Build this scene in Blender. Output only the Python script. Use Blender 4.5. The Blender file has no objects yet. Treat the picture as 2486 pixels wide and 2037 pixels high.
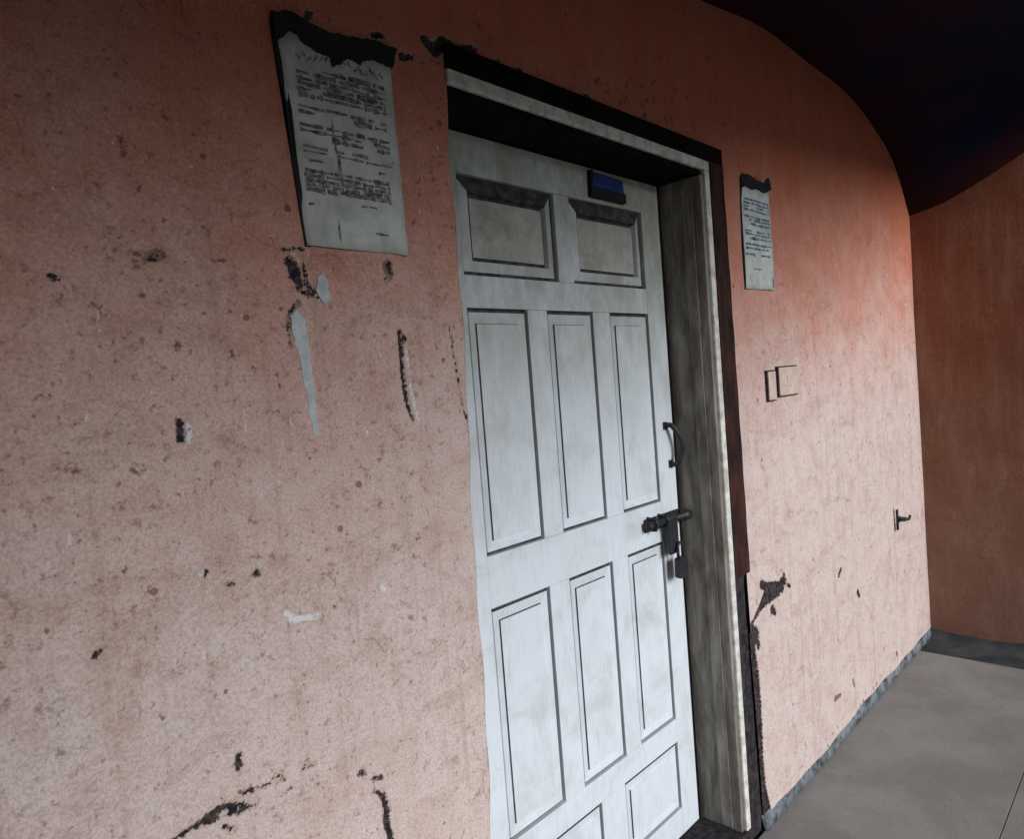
import bpy, bmesh, math, random
import numpy as np
from mathutils import Matrix, Vector
random.seed(7); rng = np.random.default_rng(7)
R_ = math.radians
sc = bpy.context.scene
COL = sc.collection

# ------------------------------------------------------------------ camera, sky, sun, exposure
CAM_LOC = Vector((0.0, -0.93, 1.367))
ROT = (Matrix.Rotation(R_(-46.18), 3, 'Z') @ Matrix.Rotation(R_(87.27), 3, 'X') @ Matrix.Rotation(R_(-4.49), 3, 'Z'))
cd = bpy.data.cameras.new('camera'); cam = bpy.data.objects.new('camera', cd); COL.objects.link(cam)
cam.matrix_world = Matrix.Translation(CAM_LOC) @ ROT.to_4x4()
cd.sensor_fit = 'HORIZONTAL'; cd.sensor_width = 36.0; cd.lens = 36.0 * 1713.7 / 2486.0
cd.clip_start = 0.02; cd.clip_end = 600
sc.camera = cam

SUN_EL, SUN_AZ = 22.0, -8.0          # azimuth: degrees to the right of the wall's normal
world = bpy.data.worlds.new('World'); sc.world = world; world.use_nodes = True
wn = world.node_tree; bgn = wn.nodes['Background']
sky = wn.nodes.new('ShaderNodeTexSky'); sky.sky_type = 'NISHITA'; sky.sun_disc = False
sky.sun_elevation = R_(SUN_EL); sky.sun_rotation = R_(180 - SUN_AZ)
sky.dust_density = 0.3; sky.ozone_density = 3.0
wn.links.new(sky.outputs[0], bgn.inputs[0]); bgn.inputs[1].default_value = 0.045
sd = bpy.data.lights.new('sun', 'SUN'); sd.energy = 3.3; sd.angle = R_(27); sd.color = (1.0, 0.975, 0.95)
sun = bpy.data.objects.new('sun', sd); COL.objects.link(sun)
to_sun = Vector((math.sin(R_(SUN_AZ)) * math.cos(R_(SUN_EL)), -math.cos(R_(SUN_AZ)) * math.cos(R_(SUN_EL)), math.sin(R_(SUN_EL))))
sun.rotation_euler = to_sun.to_track_quat('Z', 'Y').to_euler(); sun.location = (2, -6, 5)
sc.view_settings.view_transform = 'Standard'; sc.view_settings.look = 'None'
sc.view_settings.exposure = 0.03; sc.view_settings.gamma = 1.0; sc.view_settings.use_curve_mapping = False

# ------------------------------------------------------------------ dimensions (metres), floor at z = 0
OX0, OX1 = 0.865, 1.767              # door opening
HEAD = 1.893                         # underside of the head
CAS_X, CAS_Z = 1.885, 1.976          # outer edge of the dark surround
SILL = 0.070                         # top of the threshold
REC = 0.124                          # the door stands back from the wall face
ENDX = 3.785                         # face of the end wall
LEFTX = -0.75
PORCH = 2.6
def edge(x): return -(3.25 - 2.50 * (x - LEFTX) / (ENDX - LEFTX))     # roof edge set askew, deeper at left to shade the upper wall

# measuring aid: where a sight line meets the plane y = depth / x = ENDX
def at(px, py, y=0.0):
    v = ROT @ Vector(((px - 1243) / 1713.7, -(py - 1018.5) / 1713.7, -1.0))
    t = (y - CAM_LOC.y) / v.y
    p = CAM_LOC + v * t
    return p.x, p.z, t * v.length
def at_end(px, py):
    v = ROT @ Vector(((px - 1243) / 1713.7, -(py - 1018.5) / 1713.7, -1.0))
    t = (ENDX - CAM_LOC.x) / v.x
    p = CAM_LOC + v * t
    return p.y, p.z, t * v.length

# ------------------------------------------------------------------ helpers
def tag(o, label=None, cat=None, group=None, kind=None):
    if label: o['label'] = label
    if cat: o['category'] = cat
    if group: o['group'] = group
    if kind: o['kind'] = kind
    return o
def link(name, me, m=None, parent=None):
    o = bpy.data.objects.new(name, me); COL.objects.link(o)
    if m: me.materials.append(m)
    if parent: o.parent = parent
    return o
def empty(name, loc, label, cat, group=None):
    o = bpy.data.objects.new(name, None); COL.objects.link(o); o.location = loc
    o.empty_display_size = 0.1
    tag(o, label, cat, group)
    o['_l'] = list(loc); return o
def box_bm(bm, x0, x1, y0, y1, z0, z1):
    v = [bm.verts.new(p) for p in ((x0,y0,z0),(x1,y0,z0),(x1,y1,z0),(x0,y1,z0),(x0,y0,z1),(x1,y0,z1),(x1,y1,z1),(x0,y1,z1))]
    for f in ((0,1,5,4),(1,2,6,5),(2,3,7,6),(3,0,4,7),(4,5,6,7),(3,2,1,0)): bm.faces.new([v[i] for i in f])
def finish(name, bm, m, parent=None, bevel=0, seg=2, smooth=False):
    if bevel: bmesh.ops.bevel(bm, geom=bm.edges[:], offset=bevel, segments=seg, profile=0.6, affect='EDGES')
    bmesh.ops.recalc_face_normals(bm, faces=bm.faces[:])
    if parent is not None and '_l' in parent:      # world coordinates -> parent's own
        bmesh.ops.translate(bm, verts=bm.verts[:], vec=-Vector(parent['_l']))
    me = bpy.data.meshes.new(name); bm.to_mesh(me); bm.free()
    if smooth:
        for p in me.polygons: p.use_smooth = True
    return link(name, me, m, parent)
def box(name, x0, x1, y0, y1, z0, z1, m, parent=None, bevel=0.0015, seg=2):
    bm = bmesh.new(); box_bm(bm, x0, x1, y0, y1, z0, z1)
    return finish(name, bm, m, parent, bevel, seg)
def prism(bm, pts, y0, y1):
    """pts: (x, z) outline; y0 front (towards the viewer), y1 back"""
    a = [bm.verts.new((x, y0, z)) for x, z in pts]; b = [bm.verts.new((x, y1, z)) for x, z in pts]
    bm.faces.new(a); bm.faces.new(b[::-1]); n = len(pts)
    for i in range(n): bm.faces.new((a[i], a[(i+1) % n], b[(i+1) % n], b[i]))
def tube(bm, pts, r, n=10):
    rings = []
    for i, p in enumerate(pts):
        p = Vector(p); a = Vector(pts[max(i-1, 0)]); b = Vector(pts[min(i+1, len(pts)-1)])
        d = (b - a).normalized(); u = d.cross(Vector((0.3, 1, 0.2))).normalized(); w = d.cross(u)
        rr = r[i] if isinstance(r, (list, tuple)) else r
        rings.append([bm.verts.new(p + u*math.cos(t)*rr + w*math.sin(t)*rr) for t in [2*math.pi*k/n for k in range(n)]])
    for q in range(len(rings)-1):
        for k in range(n): bm.faces.new((rings[q][k], rings[q][(k+1) % n], rings[q+1][(k+1) % n], rings[q+1][k]))
    bm.faces.new(rings[0]); bm.faces.new(rings[-1][::-1])
def ragged(pts, amp, step=0.004):
    out = []
    n = len(pts)
    for i in range(n):
        a, b = Vector(pts[i]), Vector(pts[(i+1) % n]); k = max(1, int((b-a).length/step))
        for j in range(k):
            p = a.lerp(b, j/k); out.append((p.x + random.uniform(-amp, amp), p.y + random.uniform(-amp, amp)))
    return out

# ------------------------------------------------------------------ materials
class NT:
    def __init__(s, name, rough=0.8, spec=0.3):
        s.m = bpy.data.materials.new(name); s.m.use_nodes = True; s.t = s.m.node_tree
        s.b = s.t.nodes['Principled BSDF']; s.b.inputs['Roughness'].default_value = rough
        s.b.inputs['Specular IOR Level'].default_value = spec
        s.geo = s.t.nodes.new('ShaderNodeNewGeometry')
    def n(s, k, **kw):
        x = s.t.nodes.new(k)
        for a, b in kw.items(): setattr(x, a, b)
        return x
    def l(s, a, b): s.t.links.new(a, b)
    def pos(s, scale=(1,1,1)):
        mp = s.n('ShaderNodeMapping'); mp.inputs['Scale'].default_value = scale
        s.l(s.geo.outputs['Position'], mp.inputs[0]); return mp.outputs[0]
    def noise(s, scale, detail=6, rough=0.6, vec=None, dist=0):
        x = s.n('ShaderNodeTexNoise'); x.inputs['Scale'].default_value = scale
        x.inputs['Detail'].default_value = detail; x.inputs['Roughness'].default_value = rough; x.inputs['Distortion'].default_value = dist
        s.l(vec or s.geo.outputs['Position'], x.inputs['Vector']); return x.outputs['Fac']
    def ramp(s, f, a, b, va=0.0, vb=1.0, smooth=True):
        x = s.n('ShaderNodeMapRange'); x.interpolation_type = 'SMOOTHSTEP' if smooth else 'LINEAR'
        for i, v in ((1, a), (2, b), (3, va), (4, vb)): x.inputs[i].default_value = v
        s.l(f, x.inputs[0]); return x.outputs[0]
    def math(s, op, a, b=0.0, clamp=False):
        x = s.n('ShaderNodeMath', operation=op, use_clamp=clamp)
        for i, v in ((0, a), (1, b)):
            if isinstance(v, (int, float)): x.inputs[i].default_value = v
            else: s.l(v, x.inputs[i])
        return x.outputs[0]
    def mix(s, f, a, b, blend='MIX'):
        x = s.n('ShaderNodeMix', data_type='RGBA', blend_type=blend)
        for i, v in ((0, f), (6, a), (7, b)):
            if isinstance(v, (int, float)): x.inputs[i].default_value = v
            elif isinstance(v, tuple): x.inputs[i].default_value = (*v, 1)
            else: s.l(v, x.inputs[i])
        return x.outputs[2]
    def col(s, c):
        if isinstance(c, tuple): s.b.inputs['Base Color'].default_value = (*c, 1)
        else: s.l(c, s.b.inputs['Base Color'])
    def bump(s, h, strength=0.4, dist=0.003):
        x = s.n('ShaderNodeBump'); x.inputs['Strength'].default_value = strength; x.inputs['Distance'].default_value = dist
        s.l(h, x.inputs['Height']); s.l(x.outputs[0], s.b.inputs['Normal'])
    def attr(s, name): 
        x = s.n('ShaderNodeAttribute', attribute_name=name); return x.outputs['Fac']

def plaster(name, top, low, z0=0.5, z1=2.0, chips=True):
    """lime-washed terracotta plaster, worn to a paler wash lower down, with the deeper red of the shaded top painted in by height"""
    s = NT(name, 0.93, 0.15)
    sep = s.n('ShaderNodeSeparateXYZ'); s.l(s.geo.outputs['Position'], sep.inputs[0])
    big = s.noise(2.3, 4, 0.6); med = s.noise(11, 6, 0.68, dist=0.3); fine = s.noise(75, 5, 0.75); grit = s.noise(260, 4, 0.8)
    streak = s.noise(9, 5, 0.65, vec=s.pos((1, 1, 0.25)))
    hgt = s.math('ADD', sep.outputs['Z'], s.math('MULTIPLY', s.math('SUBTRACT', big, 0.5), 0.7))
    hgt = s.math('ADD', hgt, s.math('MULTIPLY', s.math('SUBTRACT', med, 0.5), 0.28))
    f = s.ramp(hgt, z0, z1)  # height blend also paints in the deeper red of the shaded top
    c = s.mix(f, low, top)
    trowel = s.noise(5, 6, 0.7, vec=s.pos((1.0, 1, 2.2)), dist=1.2)
    c = s.mix(s.ramp(med, 0.42, 0.70, 0.0, 0.20), c, tuple(v*0.60 for v in top))
    c = s.mix(s.ramp(streak, 0.45, 0.72, 0.0, 0.16), c, (0.62, 0.47, 0.38))
    drip = s.noise(34, 4, 0.7, vec=s.pos((1, 1, 0.045)))
    c = s.mix(s.ramp(drip, 0.52, 0.66, 0.0, 0.22), c, (0.33, 0.20, 0.15))
    c = s.mix(s.ramp(trowel, 0.53, 0.60, 0.0, 0.16), c, (0.30, 0.16, 0.12))
    c = s.mix(s.ramp(s.noise(24, 5, 0.78, dist=0.5), 0.56, 0.68, 0.0, 0.45), c, (0.22, 0.11, 0.08))
    c = s.mix(s.ramp(s.noise(70, 5, 0.8), 0.56, 0.66, 0.0, 0.62), c, (0.20, 0.105, 0.085))
    c = s.mix(s.ramp(s.noise(130, 4, 0.8), 0.60, 0.70, 0.0, 0.35), c, (0.74, 0.62, 0.56))
    c = s.mix(s.ramp(grit, 0.42, 0.56, 0.26, 0.0), c, (0.10, 0.055, 0.045))
    # hairline cracks, only here and there
    wv = s.n('ShaderNodeVectorMath', operation='ADD'); nn = s.n('ShaderNodeTexNoise'); nn.inputs['Scale'].default_value = 7; nn.inputs['Detail'].default_value = 6
    s.l(s.geo.outputs['Position'], nn.inputs['Vector']); sc_ = s.n('ShaderNodeVectorMath', operation='SCALE'); sc_.inputs['Scale'].default_value = 0.16
    s.l(nn.outputs['Color'], sc_.inputs[0]); s.l(s.geo.outputs['Position'], wv.inputs[0]); s.l(sc_.outputs[0], wv.inputs[1])
    vc = s.n('ShaderNodeTexVoronoi', feature='DISTANCE_TO_EDGE'); vc.inputs['Scale'].default_value = 2.6; s.l(wv.outputs[0], vc.inputs['Vector'])
    crack = s.math('MULTIPLY', s.ramp(vc.outputs['Distance'], 0.001, 0.0045, 1.0, 0.0), s.ramp(med, 0.50, 0.60))
    c = s.mix(s.math('MULTIPLY', crack, 0.28), c, (0.10, 0.055, 0.05))
    # small pits
    v = s.n('ShaderNodeTexVoronoi', feature='F1'); v.inputs['Scale'].default_value = 26; s.l(s.geo.outputs['Position'], v.inputs['Vector'])
    rnd = s.n('ShaderNodeSeparateColor'); s.l(v.outputs['Color'], rnd.inputs[0])
    rad = s.ramp(rnd.outputs[0], 0.72, 1.0, 0.0, 0.17, False)
    pit = s.math('LESS_THAN', s.math('ADD', v.outputs['Distance'], s.math('MULTIPLY', s.math('SUBTRACT', fine, 0.5), 0.22)), rad)
    pit = s.math('MULTIPLY', pit, s.math('GREATER_THAN', rnd.outputs[0], 0.74))
    c = s.mix(s.math('MULTIPLY', pit, 0.65), c, (0.10, 0.055, 0.05))
    h = s.math('ADD', s.math('MULTIPLY', med, 1.3), s.math('ADD', s.math('MULTIPLY', fine, 0.5), s.math('MULTIPLY', grit, 0.12)))
    h = s.math('SUBTRACT', h, s.math('ADD', s.math('MULTIPLY', pit, 0.5), s.math('MULTIPLY', crack, 0.5)))
    h = s.math('ADD', h, s.math('MULTIPLY', trowel, 1.5))
    if chips:
        nz = s.math('MULTIPLY', s.math('SUBTRACT', s.noise(140, 4, 0.75), 0.5), 0.020)
        lt = s.ramp(s.math('ADD', s.attr('pale'), nz), -0.0008, 0.0012)
        c = s.mix(s.math('MULTIPLY', lt, 0.9), c, s.mix(fine, (0.58, 0.66, 0.70), (0.78, 0.84, 0.88)))
        br = s.ramp(s.math('ADD', s.attr('brown'), nz), -0.002, 0.003)
        c = s.mix(s.math('MULTIPLY', br, 0.85), c, (0.16, 0.075, 0.055))
        ca = s.math('ADD', s.attr('chip'), nz)
        rim = s.ramp(ca, -0.0042, -0.0012)
        c = s.mix(s.math('MULTIPLY', rim, 0.55), c, s.mix(fine, (0.22, 0.13, 0.10), (0.62, 0.52, 0.46)))
        dk = s.ramp(ca, -0.0008, 0.0010)
        c = s.mix(dk, c, s.mix(s.ramp(s.noise(95, 6, 0.75), 0.4, 0.7), (0.014, 0.014, 0.022), (0.11, 0.085, 0.075)))
        h = s.math('SUBTRACT', h, s.math('MULTIPLY', dk, 1.6))
    s.col(c); s.bump(h, 0.55, 0.0035)
    return s.m

M = {}
M['plaster'] = plaster('terracotta_plaster', (0.57, 0.172, 0.096), (0.67, 0.570, 0.550), 1.00, 2.10)
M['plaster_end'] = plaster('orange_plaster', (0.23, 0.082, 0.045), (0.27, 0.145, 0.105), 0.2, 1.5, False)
def white_paint():
    s = NT('worn_white_paint', 0.5, 0.4)
    grain = s.noise(30, 6, 0.65, vec=s.pos((6, 6, 0.5))); dirt = s.noise(6, 7, 0.7, dist=0.6); fleck = s.noise(120, 4, 0.7)
    c = s.mix(s.ramp(dirt, 0.42, 0.75, 0.0, 0.5), (0.66, 0.735, 0.82), (0.36, 0.38, 0.35))
    sp = s.n('ShaderNodeSeparateXYZ'); s.l(s.geo.outputs['Position'], sp.inputs[0])
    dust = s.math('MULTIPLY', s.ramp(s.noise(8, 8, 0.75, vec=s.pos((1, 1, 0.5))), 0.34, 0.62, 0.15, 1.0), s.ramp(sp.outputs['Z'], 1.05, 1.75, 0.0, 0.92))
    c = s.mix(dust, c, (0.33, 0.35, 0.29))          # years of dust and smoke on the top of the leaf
    c = s.mix(s.ramp(grain, 0.50, 0.75, 0.0, 0.35), c, (0.38, 0.39, 0.38))
    c = s.mix(s.ramp(s.noise(45, 8, 0.8), 0.60, 0.72, 0.0, 0.45), c, (0.34, 0.32, 0.28))
    c = s.mix(s.ramp(fleck, 0.70, 0.76, 0.0, 0.6), c, (0.20, 0.17, 0.14))
    s.col(c); s.bump(s.math('ADD', grain, s.math('MULTIPLY', fleck, 0.3)), 0.3, 0.0015)
    return s.m
M['white'] = white_paint()
def dusty():
    s = NT('dusty_white_paint', 0.7, 0.3)
    a = s.noise(9, 7, 0.75); g = s.noise(60, 5, 0.7)
    c = s.mix(s.ramp(a, 0.38, 0.66), (0.50, 0.52, 0.50), (0.33, 0.33, 0.31))
    c = s.mix(s.ramp(g, 0.58, 0.70, 0, 0.5), c, (0.16, 0.15, 0.13))
    s.col(c); s.bump(g, 0.25, 0.001); return s.m
M['dusty'] = dusty()
def simple(name, c1, c2, scale=20, rough=0.8, spec=0.3, bump=0.3, dist=0.002, lo=0.35, hi=0.68, metal=0, vec=None):
    s = NT(name, rough, spec); v = s.pos(vec) if vec else None
    n1 = s.noise(scale, 7, 0.68, vec=v, dist=0.3); s.col(s.mix(s.ramp(n1, lo, hi), c1, c2)); s.bump(n1, bump, dist)
    s.b.inputs['Metallic'].default_value = metal; return s.m
M['groove'] = simple('grime_shade_groove', (0.030, 0.032, 0.036), (0.10, 0.10, 0.11), 40, 0.9)
M['dark_wood'] = simple('dark_shaded_timber', (0.005, 0.005, 0.008), (0.016, 0.011, 0.011), 12, 0.9, 0.05, vec=(1, 1, 0.25))  # dark timber, taken near black to paint the head's unlit underside
M['red_wood'] = simple('red_brown_timber', (0.012, 0.008, 0.008), (0.060, 0.022, 0.017), 22, 0.85, 0.2, 0.6, 0.003, vec=(1, 1, 0.3))
M['pale_bead'] = simple('cream_painted_bead', (0.76, 0.79, 0.78), (0.46, 0.44, 0.38), 34, 0.55, 0.4)
M['reveal'] = simple('stained_reveal', (0.11, 0.095, 0.078), (0.34, 0.325, 0.30), 26, 0.9, 0.15, 0.5, 0.002, 0.3, 0.75, vec=(1, 1, 0.22))
M['black_metal'] = simple('black_iron', (0.012, 0.014, 0.020), (0.03, 0.03, 0.035), 60, 0.5, 0.4)
M['screw'] = simple('rusty_steel', (0.16, 0.11, 0.08), (0.07, 0.04, 0.03), 90, 0.6, 0.4)
M['cavity'] = simple('dark_broken_mortar', (0.016, 0.016, 0.020), (0.060, 0.052, 0.055), 45, 0.95, 0.1, 1.0, 0.006)
M['skirt'] = simple('worn_cement_skirting', (0.19, 0.22, 0.245), (0.05, 0.06, 0.07), 16, 0.9, 0.2, 0.5, 0.003, 0.42, 0.62)
M['floor_shade'] = simple('shade_dark_cement', (0.030, 0.042, 0.054), (0.085, 0.085, 0.085), 7, 0.9, 0.2, 0.5)  # dark tone stands for shade along the end wall's foot
M['paper'] = simple('faded_paper', (0.62, 0.67, 0.68), (0.40, 0.44, 0.40), 12, 0.9, 0.2, 0.15)
M['scrap'] = simple('pale_blue_paper', (0.58, 0.65, 0.70), (0.36, 0.40, 0.42), 20, 0.9, 0.2, 0.15)
M['ink'] = simple('faded_grey_ink', (0.055, 0.065, 0.062), (0.36, 0.39, 0.37), 130, 0.95, 0.1, 0.1)
M['ink_blue'] = simple('faded_blue_ink', (0.05, 0.09, 0.16), (0.24, 0.32, 0.44), 90, 0.95, 0.1, 0.1)
M['black_tape'] = simple('black_torn_tape', (0.006, 0.009, 0.013), (0.018, 0.02, 0.024), 50, 0.7, 0.3)
M['blue'] = simple('blue_enamel', (0.003, 0.010, 0.09), (0.012, 0.05, 0.32), 60, 0.4, 0.5)
M['switch'] = simple('grimy_cream_plastic', (0.64, 0.53, 0.46), (0.50, 0.41, 0.35), 30, 0.5, 0.4)
M['ground'] = simple('dry_earth', (0.12, 0.10, 0.08), (0.18, 0.155, 0.13), 3, 0.95, 0.1)
def ceiling_mat():
    s = NT('shade_navy_ceiling', 0.95, 0.1)  # near-black navy carries the shade of the unlit ceiling
    a = s.noise(2.2, 7, 0.68, dist=0.3); b = s.noise(7, 8, 0.7)
    c = s.mix(s.ramp(a, 0.35, 0.68), (0.006, 0.013, 0.038), (0.024, 0.010, 0.020))
    edge_shade = s.math('ADD', s.attr('edge_shade'), s.math('MULTIPLY', s.math('SUBTRACT', b, 0.5), 0.12))
    c = s.mix(s.ramp(edge_shade, 0.0, 0.13, 0.9, 0.0), c, (0.035, 0.009, 0.009))  # dark red rim paints the shade fading towards the walls
    s.col(c); s.bump(b, 0.3, 0.004); return s.m
M['ceiling'] = ceiling_mat()
def concrete():
    s = NT('smooth_cement_floor', 0.85, 0.25)
    a = s.noise(3.5, 7, 0.65, dist=0.3); b = s.noise(30, 6, 0.7, vec=s.pos((0.7, 2.0, 1))); g = s.noise(260, 3, 0.6)
    c = s.mix(s.ramp(a, 0.35, 0.65), (0.325, 0.325, 0.318), (0.255, 0.248, 0.235))
    c = s.mix(s.ramp(b, 0.58, 0.74, 0, 0.5), c, (0.13, 0.11, 0.10))
    c = s.mix(s.ramp(g, 0.45, 0.62, 0, 0.38), c, (0.10, 0.095, 0.09))
    c = s.mix(s.ramp(s.noise(50, 5, 0.8), 0.60, 0.68, 0, 0.6), c, (0.09, 0.08, 0.075))
    s.col(c); s.bump(s.math('ADD', b, s.math('MULTIPLY', g, 0.2)), 0.3, 0.002); return s.m
M['floor'] = concrete()

# ------------------------------------------------------------------ ground, floor, roof
bm = bmesh.new(); box_bm(bm, -250, 250, -250, 250, -0.4, -0.16)
tag(finish('ground', bm, M['ground']), kind='structure')
# the floor: two slabs with a hairline joint between them
FX = ENDX - 0.235
fl = box('floor', LEFTX - 0.3, FX, -0.520, 0.0, -0.15, 0.0, M['floor'], bevel=0.0010); tag(fl, kind='structure')
box('slab', LEFTX - 0.3, FX, -3.3, -0.5225, -0.15, 0.0, M['floor'], fl, bevel=0.0010)
# shade and dirt at the end wall's foot, painted as a dark sunken strip
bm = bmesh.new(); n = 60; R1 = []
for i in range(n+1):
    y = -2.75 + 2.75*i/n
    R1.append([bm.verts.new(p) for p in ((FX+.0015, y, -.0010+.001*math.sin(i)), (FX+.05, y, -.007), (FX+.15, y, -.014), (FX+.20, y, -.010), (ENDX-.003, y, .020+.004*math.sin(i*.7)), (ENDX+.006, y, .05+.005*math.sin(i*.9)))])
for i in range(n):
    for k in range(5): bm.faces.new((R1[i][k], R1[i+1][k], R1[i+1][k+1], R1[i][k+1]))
finish('shade_strip', bm, M['floor_shade'], fl, smooth=True)
box('shade_strip_bed', FX+.001, ENDX + 0.3, -2.75, 0.0, -0.15, -0.016, M['floor_shade'], fl, 0)

def ceil_h(x, y):  # corner droop is shaped to draw the darkness of the upper corner
    pts = ((-2, 2.30), (0.9, 2.30), (1.38, 2.31), (1.72, 2.36), (2.3, 2.425), (2.95, 2.40), (3.25, 2.36), (3.58, 2.25), (3.70, 2.14), (3.80, 2.0))
    hx = sum(np.interp(x + k*0.045, [p[0] for p in pts], [p[1] for p in pts]) for k in range(-3, 4))/7
    hx = np.where(x > 3.62, np.minimum(hx, np.interp(x, (3.5, 3.62, 3.70, 3.80), (2.4, 2.215, 2.12, 2.0))), hx)
    hx = hx + 0.003*np.sin(x*9 + 1)
    dy = np.interp(-y, [0, 0.14, 0.32, 0.45, 0.7, 1.2, 3], [0.0, 0.03, 0.10, 0.17, 0.30, 0.42, 0.42])
    return np.minimum(hx + dy * np.clip((x - 2.2) / 1.4, 0, 1), 2.44)
xs = np.linspace(LEFTX - 0.02, ENDX + 0.02, 120); ys = np.linspace(0, 1, 60)
X, Y = np.meshgrid(xs, ys); Y = 0.012 + (edge(X) - 0.012) * Y; Z = ceil_h(X, Y)
for _ in range(3):
    Z[1:-1, 1:-1] = (Z[:-2, 1:-1] + Z[2:, 1:-1] + Z[1:-1, :-2] + Z[1:-1, 2:] + 4*Z[1:-1, 1:-1]) / 8
vs = np.stack([X, Y, Z], -1).reshape(-1, 3); nx = len(xs)
fs = [(j*nx+i, (j+1)*nx+i, (j+1)*nx+i+1, j*nx+i+1) for j in range(len(ys)-1) for i in range(nx-1)]
me = bpy.data.meshes.new('ceiling'); me.from_pydata(vs.tolist(), [], fs)
for p in me.polygons: p.use_smooth = True
la_ = me.attributes.new('edge_shade', 'FLOAT', 'POINT'); la_.data.foreach_set('value', np.minimum(-vs[:, 1], ENDX - vs[:, 0]).astype(np.float32))
tag(link('ceiling', me, M['ceiling']), kind='structure')
def slab(name, o0, o1, xa, xb, z0, z1, m, parent=None):
    bm = bmesh.new()
    lo = [(xa, edge(xa)-o0), (xb, edge(xb)-o0), (xb, (edge(xb) if o1 is None else o1)), (xa, (edge(xa) if o1 is None else o1))]
    a = [bm.verts.new((x, y, z0)) for x, y in lo]; b = [bm.verts.new((x, y, z1)) for x, y in lo]
    bm.faces.new(a); bm.faces.new(b[::-1])
    for i in range(4): bm.faces.new((a[i], a[(i+1) % 4], b[(i+1) % 4], b[i]))
    return finish(name, bm, m, parent, 0.004)
roof = slab('shading_roof', 0.12, 0.30, LEFTX - 0.4, ENDX + 0.4, 2.50, 2.62, M['dark_wood'])
tag(roof, 'unseen flat dark roof slab, deepened at the left to shade the door wall', 'roof')
slab('shading_fascia', 0.05, None, LEFTX - 0.02, ENDX + 0.02, 2.37, 2.499, M['dark_wood'], roof)  # front edge of the roof that shades the upper wall

# ------------------------------------------------------------------ the door wall: relief grid with chips, holes, cracks
S = 1.0
def pxcaps(pts, r, lst):
    P = [at(*p) for p in pts]
    for i in range(max(1, len(P)-1)):
        a, b = P[i], P[min(i+1, len(P)-1)]
        rr = r if not isinstance(r, (list, tuple)) else None
        ra, rb = (rr, rr) if rr is not None else (r[i], r[min(i+1, len(P)-1)])
        lst.append((a[0], a[1], b[0], b[1], ra*a[2]/1713.7, rb*b[2]/1713.7))
chip, pale, brown = [], [], []
# black patches round the top of the notice and the door head
pxcaps([(1030, 95), (1055, 120), (1075, 100), (1100, 108)], [10, 16, 12, 6], chip)
pxcaps([(975, 135), (1000, 140)], [9, 5], chip); pxcaps([(905, 84), (930, 84)], 6, chip); pxcaps([(745, 42), (752, 30)], 7, chip)
pxcaps([(1083, 118), (1150, 120)], [12, 9], chip); pxcaps([(1200, 148), (1215, 152)], 5, chip); pxcaps([(1255, 166), (1268, 172)], 4, chip)
pxcaps([(1300, 190), (1325, 200)], 3, chip); pxcaps([(1418, 228), (1430, 232)], 4, chip)
for _ in range(46):      # flaked spots over the door head
    x = random.gauss(1500, 90); y = 150 + (x-1250)*0.36 + random.gauss(-30, 42)
    pxcaps([(x, y), (x + random.uniform(-9, 9), y + random.uniform(2, 12))], random.uniform(1.2, 4), brown)
for _ in range(34):
    pxcaps([(random.gauss(1068, 10), random.uniform(150, 660))]*2, random.uniform(1, 4.5), brown)
# left field
pxcaps([(352, 628), (385, 620)], [10, 15], brown); pxcaps([(365, 628), (378, 624)], 7, chip)
pxcaps([(310, 612), (340, 620)], 6, brown); pxcaps([(520, 632), (548, 634)], 5, brown)
pxcaps([(290, 335), (300, 375)], [5, 6], brown); pxcaps([(310, 380), (313, 388)], 4, brown); pxcaps([(395, 275), (402, 285)], 6, brown)
pxcaps([(129, 671), (133, 673)], 7, chip); pxcaps([(221, 741), (228, 743)], 6, brown); pxcaps([(338, 712), (350, 716)], 6, brown)
pxcaps([(428, 842), (436, 842)], 8, brown); pxcaps([(562, 858), (565, 868)], 6, brown)
pxcaps([(318, 1142), (335, 1146)], 6, brown); pxcaps([(155, 1141), (190, 1146)], 5, brown)
for _ in range(26):
    t = random.random(); pxcaps([(250 + 260*t + random.gauss(0, 14), 570 + 200*t + random.gauss(0, 14))]*2, random.uniform(1, 5), brown)
for _ in range(330):
    x, y = random.uniform(0, 1080), random.uniform(60, 1500)
    pxcaps([(x, y), (x + random.uniform(-8, 8), y + random.uniform(-3, 10))], random.choice((0.8, 1.0, 1.5, 2.0, 2.6, 3.4)), brown)
for _ in range(40):
    pxcaps([(random.uniform(1900, 2200), random.uniform(700, 1500))]*2, random.uniform(0.6, 2), brown)
for _ in range(70):      # long faint downward scratches
    x, y = random.uniform(60, 1080), random.uniform(250, 1700); k = random.uniform(15, 60)
    pxcaps([(x, y), (x + k*.15 + random.uniform(-4, 4), y + k)], random.uniform(0.4, 0.9), random.choice((brown, pale)))
# small socket hole with a pale rim, nail holes
pxcaps([(434, 1022), (437, 1070)], [8, 7], chip); pxcaps([(453, 1034), (457, 1074)], [7, 6], pale)
pxcaps([(621, 1391), (622, 1393)], 8, chip); pxcaps([(232, 1588), (235, 1589)], 8, chip); pxcaps([(557, 1418), (561, 1419)], 6, chip)
pxcaps([(488, 1391), (497, 1391)], 5, pale); pxcaps([(498, 1386), (499, 1397)], 3, chip); pxcaps([(813, 1471), (814, 1472)], 4, chip)
pxcaps([(579, 1836), (580, 1864)], [6, 7], chip); pxcaps([(298, 1383), (300, 1384)], 5, brown)
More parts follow.
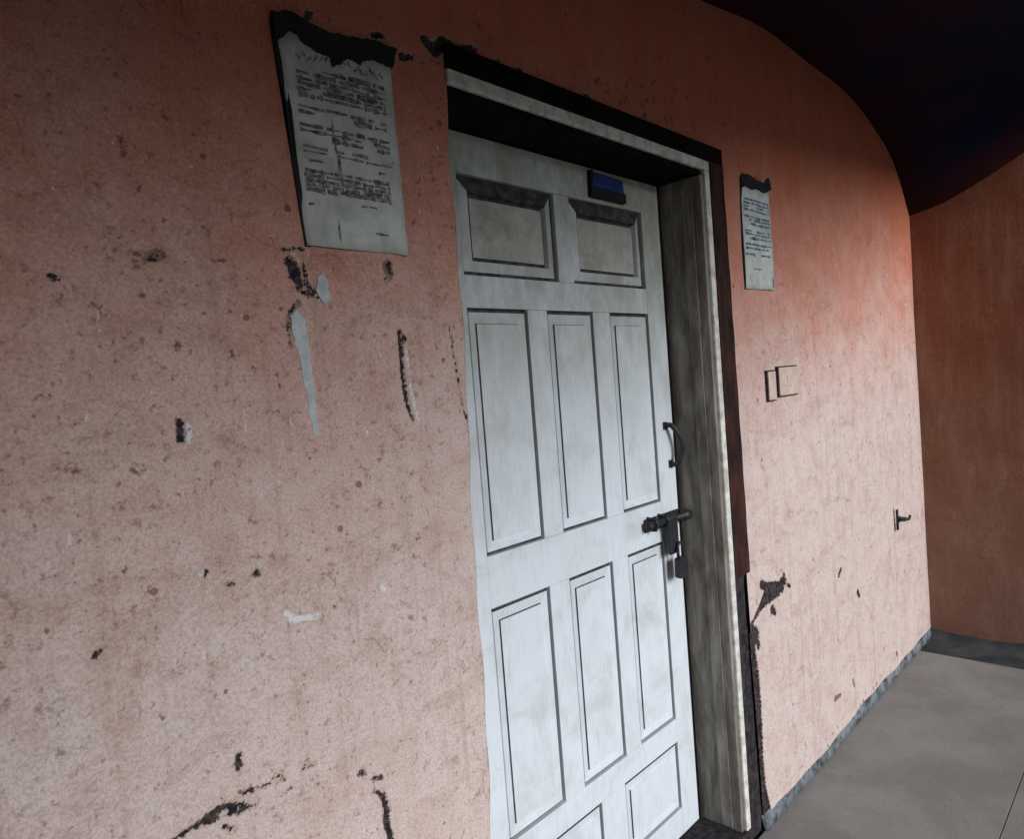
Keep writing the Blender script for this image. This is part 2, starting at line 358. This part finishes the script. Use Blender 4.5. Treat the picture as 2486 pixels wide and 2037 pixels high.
# hook-shaped gouge under the notice
pxcaps([(685, 605), (735, 604)], 4, chip); pxcaps([(705, 635), (716, 668), (728, 690)], [12, 15, 7], chip)
pxcaps([(735, 640), (745, 690), (765, 712)], [4, 5, 4], chip); pxcaps([(690, 635), (705, 640)], 5, chip)
pxcaps([(708, 612), (722, 628), (730, 652)], [4, 4, 3], pale)
pxcaps([(724, 700), (745, 712), (770, 722)], [6, 6, 3], chip); pxcaps([(723, 735), (706, 758)], [8, 6], brown)
pxcaps([(716, 742), (704, 760)], 4, chip); pxcaps([(698, 770), (704, 840)], [7, 5], brown); pxcaps([(697, 785), (702, 830)], 3, chip)
pxcaps([(940, 645), (945, 668)], [15, 12], brown); pxcaps([(943, 642), (947, 660)], [8, 7], chip); pxcaps([(936, 676), (938, 680)], 5, chip)
# long gouge with pale edge
pxcaps([(968, 806), (974, 900), (984, 970), (1000, 1020)], [6, 5, 6, 4], chip); pxcaps([(976, 816), (980, 824)], 6, chip)
pxcaps([(983, 850), (992, 930), (1004, 990), (1014, 1028)], [3, 3, 4, 3], pale)
pxcaps([(1088, 790), (1105, 900), (1120, 985), (1138, 1040)], [1.5, 1.5, 2, 2], chip); pxcaps([(1136, 1044), (1150, 1044)], 3, chip)
# pale smears
pxcaps([(693, 1488), (712, 1506), (770, 1494)], [7, 7, 5], pale); pxcaps([(925, 1425), (930, 1432)], 6, pale)
pxcaps([(884, 1045), (890, 1052)], 6, pale); pxcaps([(1137, 985), (1140, 1020), (1146, 1040)], [5, 7, 4], pale)
# cracks and scrapes near the bottom left
pxcaps([(400, 2055), (455, 2018), (505, 1990), (530, 1965), (560, 1958), (605, 1962)], [2, 4, 8, 6, 7, 4], chip)
pxcaps([(505, 1990), (520, 1985)], 11, chip); pxcaps([(560, 1975), (590, 1968), (612, 1955)], [7, 5, 2], chip)
pxcaps([(545, 2010), (570, 2016)], 4, chip); pxcaps([(590, 1925), (610, 1920), (655, 1905)], [3, 4, 2], chip)
pxcaps([(670, 1880), (690, 1892)], 3, chip); pxcaps([(735, 1870), (765, 1855)], 3, chip)
pxcaps([(877, 1876), (883, 1880)], 6, chip); pxcaps([(908, 1894), (925, 1890)], 5, chip)
pxcaps([(908, 1922), (930, 1930), (940, 1965), (938, 2000), (955, 2045)], [3, 5, 7, 6, 6], chip)
for _ in range(60):
    pxcaps([(random.gauss(640, 120), random.gauss(1900, 50))]*2, random.uniform(0.8, 2.6), random.choice((chip, brown)))
# right of the door: broken plaster, holes
pxcaps([(1828, 1512), (1850, 1470), (1868, 1440), (1892, 1430)], [3, 10, 24, 16], chip)
pxcaps([(1850, 1420), (1862, 1425)], 10, chip); pxcaps([(1876, 1480), (1884, 1490)], [10, 5], chip)
pxcaps([(1900, 1432), (1904, 1395)], [8, 5], chip); pxcaps([(1898, 1412), (1906, 1412)], 9, chip); pxcaps([(1912, 1420), (1918, 1424)], 4, chip)
pxcaps([(1812, 1565), (1835, 1545)], 18, chip); pxcaps([(1826, 1515), (1832, 1545)], [6, 12], chip); pxcaps([(1836, 1530), (1842, 1570)], 8, chip)
pxcaps([(2171, 1238), (2175, 1285)], [4, 6], chip); pxcaps([(2180, 1262), (2206, 1260)], [7, 2], chip)
pxcaps([(2037, 1398), (2042, 1384)], 5, chip); pxcaps([(2083, 1438), (2086, 1446)], 6, chip)
pxcaps([(2028, 1698), (2042, 1688)], [6, 4], brown); pxcaps([(2178, 1586), (2180, 1590)], 5, brown); pxcaps([(2072, 1652), (2076, 1668)], 4, brown)
pxcaps([(1822, 1560), (1834, 1640), (1838, 1706), (1843, 1780), (1842, 1840), (1850, 1920), (1862, 1985), (1870, 2010)], [19, 15, 16, 13, 17, 16, 21, 24], chip)
for _ in range(26):      # crumbling along the skirting
    t = random.random(); pxcaps([(1900+300*t + random.gauss(0, 6), 1905-300*t*1.1 + random.gauss(0, 8))]*2, random.uniform(1, 4), brown)

EDGE = lambda z: CAS_X + 0.019*(CAS_Z - z)/CAS_Z + 0.012*np.clip(1 - z/0.75, 0, 1)
CELL = 0.0045
gx = np.arange(LEFTX, ENDX + CELL, CELL); gz = np.arange(-0.02, 2.50, CELL)
def wall_grid():
    # snap lines to the opening's edges
    for v, arr in ((OX0, gx), (CAS_X - 0.004, gx), (CAS_Z - 0.004, gz)): arr[np.abs(arr - v).argmin()] = v
    i0 = int(np.where(gx == OX0)[0][0]); i1 = int(np.where(gx == CAS_X - 0.004)[0][0]); j1 = int(np.where(gz == CAS_Z - 0.004)[0][0])
    GX, GZ = np.meshgrid(gx, gz)
    # the hand-made plaster edge beside the door wavers a little
    jit = 0.0035*np.sin(gz*9+1)+0.002*np.sin(gz*31); X2 = GX.copy(); lean = 0.87 - 0.0305*(1.9 - gz) - OX0; below = gz < CAS_Z
    for q in range(0, 30): X2[:, i0-q] += np.where(below, lean*(1-q/30) + jit*max(0, 1-q/4), 0)
    leanr = EDGE(gz) - CAS_X
    for q in range(0, 30): X2[:, i1+q] += np.where(below, leanr*(1-q/30), 0)
    P = X2.ravel(); Q = GZ.ravel(); n = len(P)
    def sdf(lst):
        d = np.full(n, -0.05)
        for ax, az, bx, bz, ra, rb in lst:
            m = 0.03 + max(ra, rb)
            sel = np.where((P > min(ax, bx)-m) & (P < max(ax, bx)+m) & (Q > min(az, bz)-m) & (Q < max(az, bz)+m))[0]
            if not len(sel): continue
            x, z = P[sel], Q[sel]; ux, uz = bx-ax, bz-az; L = ux*ux+uz*uz+1e-12
            t = np.clip(((x-ax)*ux+(z-az)*uz)/L, 0, 1)
            v = ra+(rb-ra)*t - np.hypot(x-ax-t*ux, z-az-t*uz)
            d[sel] = np.maximum(d[sel], v)
        return d
    a, b, c = sdf(chip), sdf(pale), sdf(brown)
    # slow waviness of hand-trowelled plaster + recessed chips
    w = np.zeros(n)
    for _ in range(26):
        k = rng.uniform(1.5, 14); th = rng.uniform(0, math.pi); w += np.sin(P*k*math.cos(th)+Q*k*math.sin(th)+rng.uniform(0, 6.3)) * 0.0009/np.sqrt(k)
    y = w + np.clip(a*1.2 + 0.0005, 0, 0.006) + np.clip(c*0.6, 0, 0.002) - np.clip(b*0.5, 0, 0.0012)
    y = np.clip(y, -0.006, 0.008)
    v = np.stack([X2.ravel(), y, Q], 1); nx = len(gx); nz = len(gz)
    I, J = np.meshgrid(np.arange(nx-1), np.arange(nz-1)); keep = ~((I >= i0) & (I < i1) & (J < j1)); I = I[keep]; J = J[keep]
    f = np.stack([J*nx+I, J*nx+I+1, (J+1)*nx+I+1, (J+1)*nx+I], 1)
    # return the cut edge inwards at the left side of the opening
    base = len(v); e = np.arange(0, j1+1); ev = v[e*nx+i0].copy(); ev[:, 1] = REC - 0.001; v = np.vstack([v, ev])
    ef = np.stack([e[:-1]*nx+i0, base+e[:-1], base+e[1:], e[1:]*nx+i0], 1); f = np.vstack([f, ef])
    me = bpy.data.meshes.new('plaster_wall'); me.vertices.add(len(v)); me.vertices.foreach_set('co', v.astype(np.float32).ravel())
    me.loops.add(f.size); me.loops.foreach_set('vertex_index', f.astype(np.int32).ravel())
    me.polygons.add(len(f)); me.polygons.foreach_set('loop_start', (np.arange(len(f))*4).astype(np.int32))
    me.polygons.foreach_set('use_smooth', np.ones(len(f), bool))
    me.update(calc_edges=True)
    for nm, arr in (('chip', a), ('pale', b), ('brown', c)):
        at_ = me.attributes.new(nm, 'FLOAT', 'POINT'); at_.data.foreach_set('value', np.concatenate([arr, np.full(len(ev), -0.05)]).astype(np.float32))
    return me
wall = empty('plaster_wall', (0, 0, 0), 'long terracotta and pink plaster wall, pitted and chipped, holding the white door', 'wall')
link('plaster_face', wall_grid(), M['plaster'], wall)
bm = bmesh.new()
box_bm(bm, LEFTX - 0.3, 0.80, 0.009, 0.30, -0.3, 2.499); box_bm(bm, CAS_X + 0.034, ENDX + 0.3, 0.009, 0.30, -0.3, 2.499)
box_bm(bm, OX0 + 0.0002, CAS_X + 0.0338, 0.0092, 0.30, CAS_Z, 2.4988)
finish('wall_core', bm, M['plaster'], wall)
# skirting: worn cement fillet, thicker and broken along its top
def skirting(name, x0, x1, parent, m, h=0.034, t=0.004):
    n = int((x1-x0)/0.012); bm = bmesh.new(); rows = []
    for i in range(n+1):
        x = x0+(x1-x0)*i/n; hh = h + 0.006*math.sin(x*7)+0.003*math.sin(x*23)+random.uniform(-0.0012, 0.0012)
        tt = t + 0.0015*math.sin(x*11) + random.uniform(-0.0003, 0.0003)
        rows.append([bm.verts.new(p) for p in ((x, -0.001, -0.001), (x, -tt-0.004, -0.001), (x, -tt, hh*0.6), (x, -tt*0.55, hh*0.93), (x, 0.008, hh+0.004))])
    for i in range(n):
        for k in range(4): bm.faces.new((rows[i][k], rows[i][k+1], rows[i+1][k+1], rows[i+1][k]))
    bm.faces.new(rows[0]); bm.faces.new(rows[-1][::-1])
    return finish(name, bm, m, parent, smooth=True)
skirting('skirting', CAS_X + 0.02, ENDX, wall, M['skirt'])
skirting('skirting', LEFTX, OX0 - 0.01, wall, M['skirt'])

# ------------------------------------------------------------------ end wall (inner corner on the right), unseen side wall added on the left for shade
def rough_wall(name, x0, x1, y0, y1, z0, z1, m, face, parent=None):
    bm = bmesh.new(); box_bm(bm, x0, x1, y0, y1, z0, z1)
    bmesh.ops.subdivide_edges(bm, edges=bm.edges[:], cuts=26, use_grid_fill=True)
    for v in bm.verts:
        w = 0.0022*math.sin(v.co.z*7+v.co.y*9)+0.0018*math.sin(v.co.z*17-v.co.y*12+2)
        if abs(v.co.x-face) < 1e-5: v.co.x += w
    return finish(name, bm, m, parent, smooth=False)
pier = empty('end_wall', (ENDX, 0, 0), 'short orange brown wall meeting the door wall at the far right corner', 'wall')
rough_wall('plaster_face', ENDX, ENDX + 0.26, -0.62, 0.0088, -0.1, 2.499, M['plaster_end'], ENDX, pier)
lw = empty('shade_wall', (LEFTX, 0, 0), 'unseen terracotta wall added at the left to shade the door wall', 'wall')
rough_wall('plaster_face', LEFTX - 0.26, LEFTX, -3.2, 0.0088, -0.1, 2.499, M['plaster_end'], LEFTX, lw)  # body of the added unseen wall, there only to shade

# ------------------------------------------------------------------ door surround
fr = empty('door_frame', (OX0, 0, SILL), 'dark timber door surround with a pale cream bead along its inner edge', 'door frame')
box('head_casing', OX0 + 0.002, CAS_X, -0.010, 0.165, 1.932, CAS_Z, M['dark_wood'], fr, 0.003)
box('head_bead', OX0 + 0.002, 1.808, -0.008, 0.020, 1.9065, 1.9318, M['pale_bead'], fr, 0.003, 3)
box('head_lining', OX0 + 0.002, 1.7785, 0.002, 0.165, HEAD + 0.0005, 1.9063, M['dark_wood'], fr, 0.002)  # soffit shade is held in the near-black colour
box('jamb_bead', 1.784, 1.808, -0.008, 0.020, SILL - 0.01, 1.9063, M['pale_bead'], fr, 0.004, 3)
box('jamb_lining', 1.770, 1.7838, 0.001, 0.17, SILL - 0.07, 1.8932, M['reveal'], fr, 0.002)
bm = bmesh.new()
zz = np.linspace(0.78, 1.9318, 40)
prism(bm, [(1.8085, 0.78)] + [(float(EDGE(z)) + 0.0012*math.sin(z*40), z) for z in zz] + [(1.8085, 1.9318)], -0.0095, 0.020)
finish('jamb_casing', bm, M['red_wood'], fr)
# the casing has gone lower down: a ragged dark cavity
bm = bmesh.new()
L = [(1.8085, 0.0)] + [(float(EDGE(z)) + 0.006, z) for z in np.arange(0, 0.79, 0.02)] + [(1.8085, 0.779)]
prism(bm, L, 0.0085, 0.03)
for v in bm.verts:
    if v.co.y < 0.01: v.co.y += random.uniform(-0.002, 0.003)
finish('broken_edge', bm, M['cavity'], fr)
# left lining, mostly hidden behind the plaster edge
box('lining_strip', 1.7665, 1.7698, 0.028, 0.060, SILL, 1.8928, M['reveal'], fr, 0.001)
box('door_stop', 1.752, 1.7698, 0.128, 0.165, SILL, 1.893, M['dark_wood'], fr, 0.001)
box('threshold', OX0 + 0.001, 1.8075, -0.012, 0.2, -0.002, SILL - 0.004, M['cavity'], fr, 0.005)

# ------------------------------------------------------------------ the door leaf
D = REC; BK = D + 0.038; DX0, DX1, DZ0, DZ1 = 0.818, 1.7505, SILL, 1.889
door = empty('panelled_door', (DX0, D, DZ0), 'tall closed white panelled door with square panels above long narrow ones', 'door')
x1l, x1r = 0.992, 1.664                       # panel field between the stiles
box('stile', DX0, x1l, D, BK, DZ0, DZ1, M['white'], door, 0.0012)
box('stile', x1r, DX1, D, BK, DZ0, DZ1, M['white'], door, 0.0012)
rails = [(1.806, DZ1), (1.533, 1.600), (0.907, 1.017), (0.337, 0.402), (DZ0, 0.146)]
for a, b in rails: box('rail', x1l+.0004, x1r-.0004, D + 0.0003, BK, a, b, M['white'], door, 0.0012)
def munt(x0, x1, z0, z1): box('muntin', x0, x1, D + 0.0006, BK, z0+.0004, z1-.0004, M['white'], door, 0.0012)
rows = [(1.600, 1.806, [(1.296, 1.352)], 'sq'), (1.017, 1.533, [(1.176, 1.242), (1.416, 1.487)], 'tall'),
        (0.402, 0.907, [(1.180, 1.250), (1.424, 1.491)], 'tall'), (0.146, 0.337, [(1.310, 1.408)], 'low')]
def panel(x0, x1, z0, z1, kind):
    x0 += .0006; x1 -= .0006; z0 += .0006; z1 -= .0006
    big_ = kind == 'sq'
    back = D + 0.011; m_ = 0.032 if big_ else 0.027; lip = 0.0075 if big_ else 0.0065
    gi = 0.0055 if big_ else 0.0014                      # width of the grimy, shade-dark line round the field
    fy = D + 0.0105 if big_ else D + 0.0055
    bm = bmesh.new()
    prof = [(0.0, back), (lip, back), (lip+.0006, D + 0.009), (m_-0.003, D + (0.004 if big_ else 0.0125)), (m_, D + 0.0145), (m_+gi, D + 0.0145), (m_+gi+.0008, fy)]
    if not big_: prof = [(0.0, back), (lip, back), (lip+.0006, D + 0.005), (m_, D + 0.0095), (m_+gi, fy)]
    rings = []
    for o_, y in prof: rings.append([bm.verts.new(p) for p in ((x0+o_, y, z0+o_), (x1-o_, y, z0+o_), (x1-o_, y, z1-o_*1.15), (x0+o_, y, z1-o_*1.15))])
    for q in range(len(rings)-1):
        for k in range(4):               # 0 bottom, 1 right, 2 top, 3 left
            fc = bm.faces.new((rings[q][k], rings[q][(k+1) % 4], rings[q+1][(k+1) % 4], rings[q+1][k]))
            if q in (0, 1) and (k != 3): fc.material_index = 1  # shade painted on the sides turned from the light, along with grime
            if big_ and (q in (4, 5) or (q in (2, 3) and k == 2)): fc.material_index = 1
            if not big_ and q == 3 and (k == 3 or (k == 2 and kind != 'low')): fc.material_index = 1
    fc = bm.faces.new(rings[-1]); fc.material_index = 2 if big_ else 0
    bm.faces.new([bm.verts.new((x, BK-.006, z)) for x, z in ((x0, z0), (x1, z0), (x1, z1), (x0, z1))])
    o = finish('panel', bm, M['white'], door); o.data.materials.append(M['groove']); o.data.materials.append(M['dusty'])
for z0, z1, ms, kind in rows:
    cuts = [x1l] + [c for m_ in ms for c in m_] + [x1r]
    for m_ in ms: munt(m_[0], m_[1], z0, z1)
    for i in range(0, len(cuts), 2): panel(cuts[i], cuts[i+1], z0, z1, kind)

# lever handle with long backplate, pull ring above
hx, hz, _ = at(1633, 1262, D); px0 = at(1620, 1330, D)[0]; px1 = at(1644, 1330, D)[0]; pz0 = at(1632, 1404, D)[1]; pz1 = at(1632, 1255, D)[1]
la = at(1574, 1280, D-.022); lb = at(1668, 1249, D-.022)
mz = lambda x: la[1] + (lb[1]-la[1])*(x-la[0])/(lb[0]-la[0])
for dx in (.026, .062, .098):
    bm = bmesh.new(); tube(bm, [(la[0]+dx+.006, D-.0035, mz(la[0]+dx)+.012), (la[0]+dx+.006, D-.0062, mz(la[0]+dx)+.012)], .0032, 8)
    finish('screw', bm, M['screw'], door)
bolt = box('bolt_plate', la[0]+.012, DX1-.003, D-.004, D, mz(1.70)-.019, mz(1.70)+.017, M['black_metal'], door, .0012)
bm = bmesh.new()
tube(bm, [(la[0], D-.020, la[1]), (la[0]+.010, D-.020, mz(la[0]+.01)), (la[0]+.014, D-.020, mz(la[0]+.014)), (lb[0]-.022, D-.020, mz(lb[0]-.022)), (lb[0]-.018, D-.021, mz(lb[0]-.018)), (lb[0]+.004, D-.021, lb[1])], [.0125, .0125, .0085, .0085, .0155, .0155], 12)
for x in (la[0]+.030, hx_b := la[0]+.085):
    tube(bm, [(x, D, mz(x)+.016), (x, D-.026, mz(x)+.014), (x, D-.032, mz(x)), (x, D-.026, mz(x)-.014), (x, D, mz(x)-.016)], .0045, 8)
finish('sliding_bolt', bm, M['black_metal'], door, smooth=True)
# flat hasp arm hanging from the bolt, padlock through its eye
sx = (at(1622, 1300, D-.026)[0], at(1644, 1300, D-.026)[0]); s_b = at(1633, 1345, D-.026)[1]
bm = bmesh.new(); box_bm(bm, sx[0], sx[1], D-.031, D-.025, s_b, mz(sx[0])+.006)
finish('hasp_arm', bm, M['black_metal'], door, .002)
kx = at(1641, 1330, D-.03)[0]; kt = at(1641, 1318, D-.03)[1]; kb = at(1641, 1358, D-.03)[1]; kl = at(1641, 1405, D-.03)[1]
padlock = empty('padlock', (kx, D-.036, kl), 'small black padlock hanging from the bolt of the white door', 'padlock')
bm = bmesh.new()
tube(bm, [(kx-.004, D-.038, kb), (kx-.004, D-.038, kt-.010), (kx+.001, D-.038, kt-.002), (kx+.009, D-.038, kt), (kx+.017, D-.038, kt-.002), (kx+.021, D-.038, kt-.010), (kx+.021, D-.038, kb)], .0042, 8)
finish('shackle', bm, M['black_metal'], padlock, smooth=True)
bm = bmesh.new(); prism(bm, [(kx-.014, kl+.006), (kx-.008, kl), (kx+.024, kl), (kx+.030, kl+.006), (kx+.029, kb), (kx+.022, kb+.005), (kx-.006, kb+.005), (kx-.013, kb)], D-.047, D-.029)
finish('lock_body', bm, M['black_metal'], padlock, .003)
bm = bmesh.new(); a = at(1613, 1034, D); b = at(1627, 1126, D)
pts = [(a[0], D, a[1]), (a[0]+.006, D-.014, a[1]+.002)]
for k in range(7):
    t = k/6; pts.append((a[0]+(b[0]-a[0])*t + .016*math.sin(math.pi*t)+.006, D-.020-.016*math.sin(math.pi*t), a[1]+(b[1]-a[1])*t))
pts += [(b[0]+.003, D-.012, b[1]-.002), (b[0], D, b[1])]
tube(bm, pts, 0.0075, 10); finish('pull_handle', bm, M['black_metal'], door, smooth=True)
for q in (a, b):
    box('handle_rose', q[0]-.009, q[0]+.009, D-.004, D, q[1]-.011, q[1]+.011, M['black_metal'], door, 0.0015)

# blue plate hung on the top rail
c0 = at(1433, 425, D-0.012); c1 = at(1518, 488, D-0.012)
bp = empty('blue_plate', (c0[0], D, c1[1]), 'small blue plate with a black lower edge fixed high on the white door', 'plate')
bx0, bx1, bz0, bz1 = c0[0], c1[0]+.004, c1[1]+0.006, c1[1]+0.056
bm = bmesh.new(); prism(bm, [(bx0+.01, bz0+.013), (bx1-.004, bz0+.013), (bx1-.006, bz1-.004), (bx0+.012, bz1)], D-.010, D-.0005)
finish('plate', bm, M['blue'], bp, 0.0015)
bm = bmesh.new(); prism(bm, [(bx0, bz0-.012), (bx1, bz0-.012), (bx1, bz0+.0125), (bx0+.002, bz0+.0125)], D-.013, D-.0005)
prism(bm, [(bx0+.001, bz0+.013), (bx0+.0095, bz0+.013), (bx0+.0115, bz1+.003), (bx0+.003, bz1+.003)], D-.013, D-.0005)
finish('black_border', bm, M['black_tape'], bp)

# ------------------------------------------------------------------ paper notices
def notice(name, q, label, ink, rows_, tape_top, tape_side, extra, seed, cat='notice'):
    random.seed(seed)
    TL, TR, BR, BL = [Vector(at(*p, y=-0.006)[:2]) for p in q]
    o = empty(name, (BL.x, 0, BL.y), label, cat)
    def P(u, v): return TL.lerp(TR, u).lerp(BL.lerp(BR, u), v)
    # sheet, slightly cockled
    bm = bmesh.new(); N = 14; g = []
    for j in range(N+1):
        g.append([]); 
        for i in range(N+1):
            u, v = i/N, j/N; p = P(u, v)
            e = 0.0012*random.uniform(-1, 1) if (i in (0, N) or j in (0, N)) else 0
            y = -0.0045 - 0.0012*math.sin(u*7+v*3+seed) - 0.0016*(u > .9)*(u-.9)*10*(v)
            g[-1].append(bm.verts.new((p.x+e, y, p.y+e)))
    for j in range(N):
        for i in range(N): bm.faces.new((g[j][i], g[j+1][i], g[j+1][i+1], g[j][i+1]))
    sh = finish('paper_sheet', bm, M['paper'], o, smooth=True)
    s_ = sh.modifiers.new('thickness', 'SOLIDIFY'); s_.thickness = 0.0004; s_.offset = 0
    # blurred lines of print: rows of short strokes lying just over the sheet
    bm = bmesh.new()
    def stroke(u0, v0, u1, v1, h):
        a, b = P(u0, v0), P(u1, v1); hh = h*(TL-BL).length/2
        def Y(u, v): return -0.0045 - 0.0012*math.sin(u*7+v*3+seed) - 0.0016*(u > .9)*(u-.9)*10*v - 0.0009
        k = 3; top = []; bot = []
        for i in range(k+1):
            t = min(1, max(0, i/k + random.uniform(-.12, .12)))  ; p = a.lerp(b, t); u = u0+(u1-u0)*t; v = v0+(v1-v0)*t; w = hh*random.uniform(.25, 1.35)
            top.append(bm.verts.new((p.x, Y(u, v), p.y+w))); bot.append(bm.verts.new((p.x, Y(u, v), p.y-w*random.uniform(.6, 1.2))))
        for i in range(k): bm.faces.new((bot[i], bot[i+1], top[i+1], top[i]))
    for (v, h, u0, u1, dens) in rows_:
        u = u0
        while u < u1:
            w = random.uniform(.05, .24)
            if random.random() < dens: stroke(u, v+random.uniform(-.003, .003), min(u+w, u1), v+random.uniform(-.003, .003), h*random.uniform(.8, 1.35))
            u += w + random.uniform(.001, .012)
    for e in extra: stroke(*e)
    tag(finish('printed_text', bm, M[ink], o), kind='stuff')
    # ragged black tape / burnt edge along the top
    bm = bmesh.new(); pts = ragged([tuple(Vector(at(*p)[:2])) for p in tape_top], 0.0016, 0.005); prism(bm, pts, -0.0068, -0.0005)
    side = [tuple(Vector(at(*p)[:2])) for p in tape_side]; prism(bm, side, -0.0038, -0.0003)
    bmesh.ops.triangulate(bm, faces=bm.faces[:])
    finish('torn_black_edge', bm, M['black_tape'], o)
    return o
rowsA = []
for v in (.150, .176, .202, .228, .254, .280): rowsA.append((v, .024, .10, .92, .93))
for v in (.335, .362): rowsA.append((v, .020, .09, .90, .92))
for v in (.425, .450, .478): rowsA.append((v, .021, .08, .92, .90))
for v in (.525, .548): rowsA.append((v, .016, .08, .95, .75))
rowsA.append((.590, .014, .12, .85, .7))
for v in (.640, .662, .686, .708, .728): rowsA.append((v, .023, .06, .88, .95))
rowsA += [(.775, .012, .55, .72, .9), (.800, .014, .06, .2, .9), (.905, .012, .68, .82, .9)]
exA = [(.36, .43, .37, .43, .1), (.36, .50, .38, .5, .13), (.37, .60, .40, .60, .13), (.385, .68, .40, .68, .08), (.30, .915, .32, .915, .10)]
for k in range(16):
    u = .12+k*.05; exA.append((u, .06+.05*random.random(), u+.04, .065+.05*random.random(), .02))
n1 = notice('paper_notice', [(673, 66), (948, 150), (991, 620), (748, 594)],
    'large faded paper notice with rows of blurred print, left of the door', 'ink', rowsA,
    [(655, 30), (700, 28), (735, 50), (765, 66), (800, 82), (850, 92), (905, 100), (958, 122), (948, 168), (925, 158), (900, 148), (885, 150), (868, 160), (852, 152), (838, 148), (820, 158), (800, 166), (795, 140), (765, 128), (735, 108), (712, 78), (700, 72), (690, 90), (672, 100), (660, 92)],
    [(658, 80), (684, 86), (692, 200), (706, 270), (718, 382), (735, 500), (752, 600), (739, 598), (723, 500), (705, 382), (692, 270), (678, 200)],
    exA, 3)
rowsB = [(v, .022, .05, .95, .85) for v in (.12, .155, .19, .225, .29, .32, .36, .43, .46, .50, .56, .60, .66)] + [(.80, .015, .3, .6, .6)]
n2 = notice('paper_notice', [(1800, 448), (1868, 470), (1880, 704), (1812, 700)],
    'narrow bluish paper notice with dark torn top, right of the door frame', 'ink_blue', rowsB,
    [(1793, 432), (1798, 420), (1815, 425), (1832, 438), (1852, 445), (1862, 432), (1868, 462), (1850, 470), (1835, 458), (1818, 462), (1806, 452), (1796, 456)],
    [(1794, 446), (1808, 448), (1810, 520), (1814, 620), (1816, 701), (1807, 701), (1800, 600), (1796, 500)],
    [(.94, .93, .985, .93, .10)], 5)

# scraps of torn white paper left on the wall
def scrap(pts, label, name='torn_paper'):
    P = [at(*p, y=-0.003)[:2] for p in pts]; cx = sum(p[0] for p in P)/len(P); cz = min(p[1] for p in P)
    bm = bmesh.new(); prism(bm, ragged([(p[0], p[1]) for p in P], 0.0018, 0.006), -0.0040, -0.0010)
    bmesh.ops.translate(bm, verts=bm.verts[:], vec=(-cx, 0, -cz))
    bmesh.ops.triangulate(bm, faces=bm.faces[:])
    o = finish(name, bm, M['scrap']); o.location = (cx, 0, cz); tag(o, label, 'paper scrap'); return o
scrap([(705, 765), (718, 752), (738, 768), (752, 850), (762, 950), (775, 1060), (760, 1050), (745, 960), (728, 880), (712, 810)],
      'long thin strip of torn white paper below the large notice')
scrap([(768, 672), (780, 662), (795, 680), (802, 728), (785, 738), (770, 712)], 'small pale blue scrap of paper just under the large notice')

# light switch
a0 = at(1857, 896)[:2]; a1 = at(1934, 968)[:2]
def switch(q0, q1, label, k):
    A = at(*q0); B = at(*q1); x0, x1, z1, z0 = A[0], B[0], A[1], B[1]
    o = empty('light_switch', (x0, 0, z0), label, 'switch', 'light switches right of the door')
    box('back_box', x0, x1, -0.007, 0.004, z0, z1, M['cavity'], o, 0.001)
    box('switch_plate', x0+.004, x1-.0035, -0.0095, -0.0072, z0+.0035, z1-.004, M['switch'], o, 0.0025)
    if k: box('rocker', (x0+x1)/2-.013, (x0+x1)/2+.013, -0.0115, -0.0097, (z0+z1)/2-.017, (z0+z1)/2+.018, M['switch'], o, 0.0015)
    return o
switch((1856, 900), (1881, 972), 'narrow lower switch plate at the left of the pair, right of the door', 0)
switch((1882, 890), (1934, 957), 'square wider switch plate at the right of the pair, right of the door', 1)
# small hook near the corner
hx_, hz_, _ = at(2178, 1262)
hk = empty('wall_hook', (hx_, 0, hz_), 'small black iron hook on the pink wall close to the far corner', 'hook')
bm = bmesh.new(); tube(bm, [(hx_, 0.002, hz_), (hx_, -0.03, hz_), (hx_+.02, -0.042, hz_+.002), (hx_+.045, -0.04, hz_+.012)], 0.0055, 8)
finish('peg', bm, M['black_metal'], hk, smooth=True)
box('hook_plate', hx_-.010, hx_+.008, -.005, .003, hz_-.045, hz_+.045, M['black_metal'], hk, .002)

for o in bpy.data.objects:
    if '_l' in o: del o['_l']
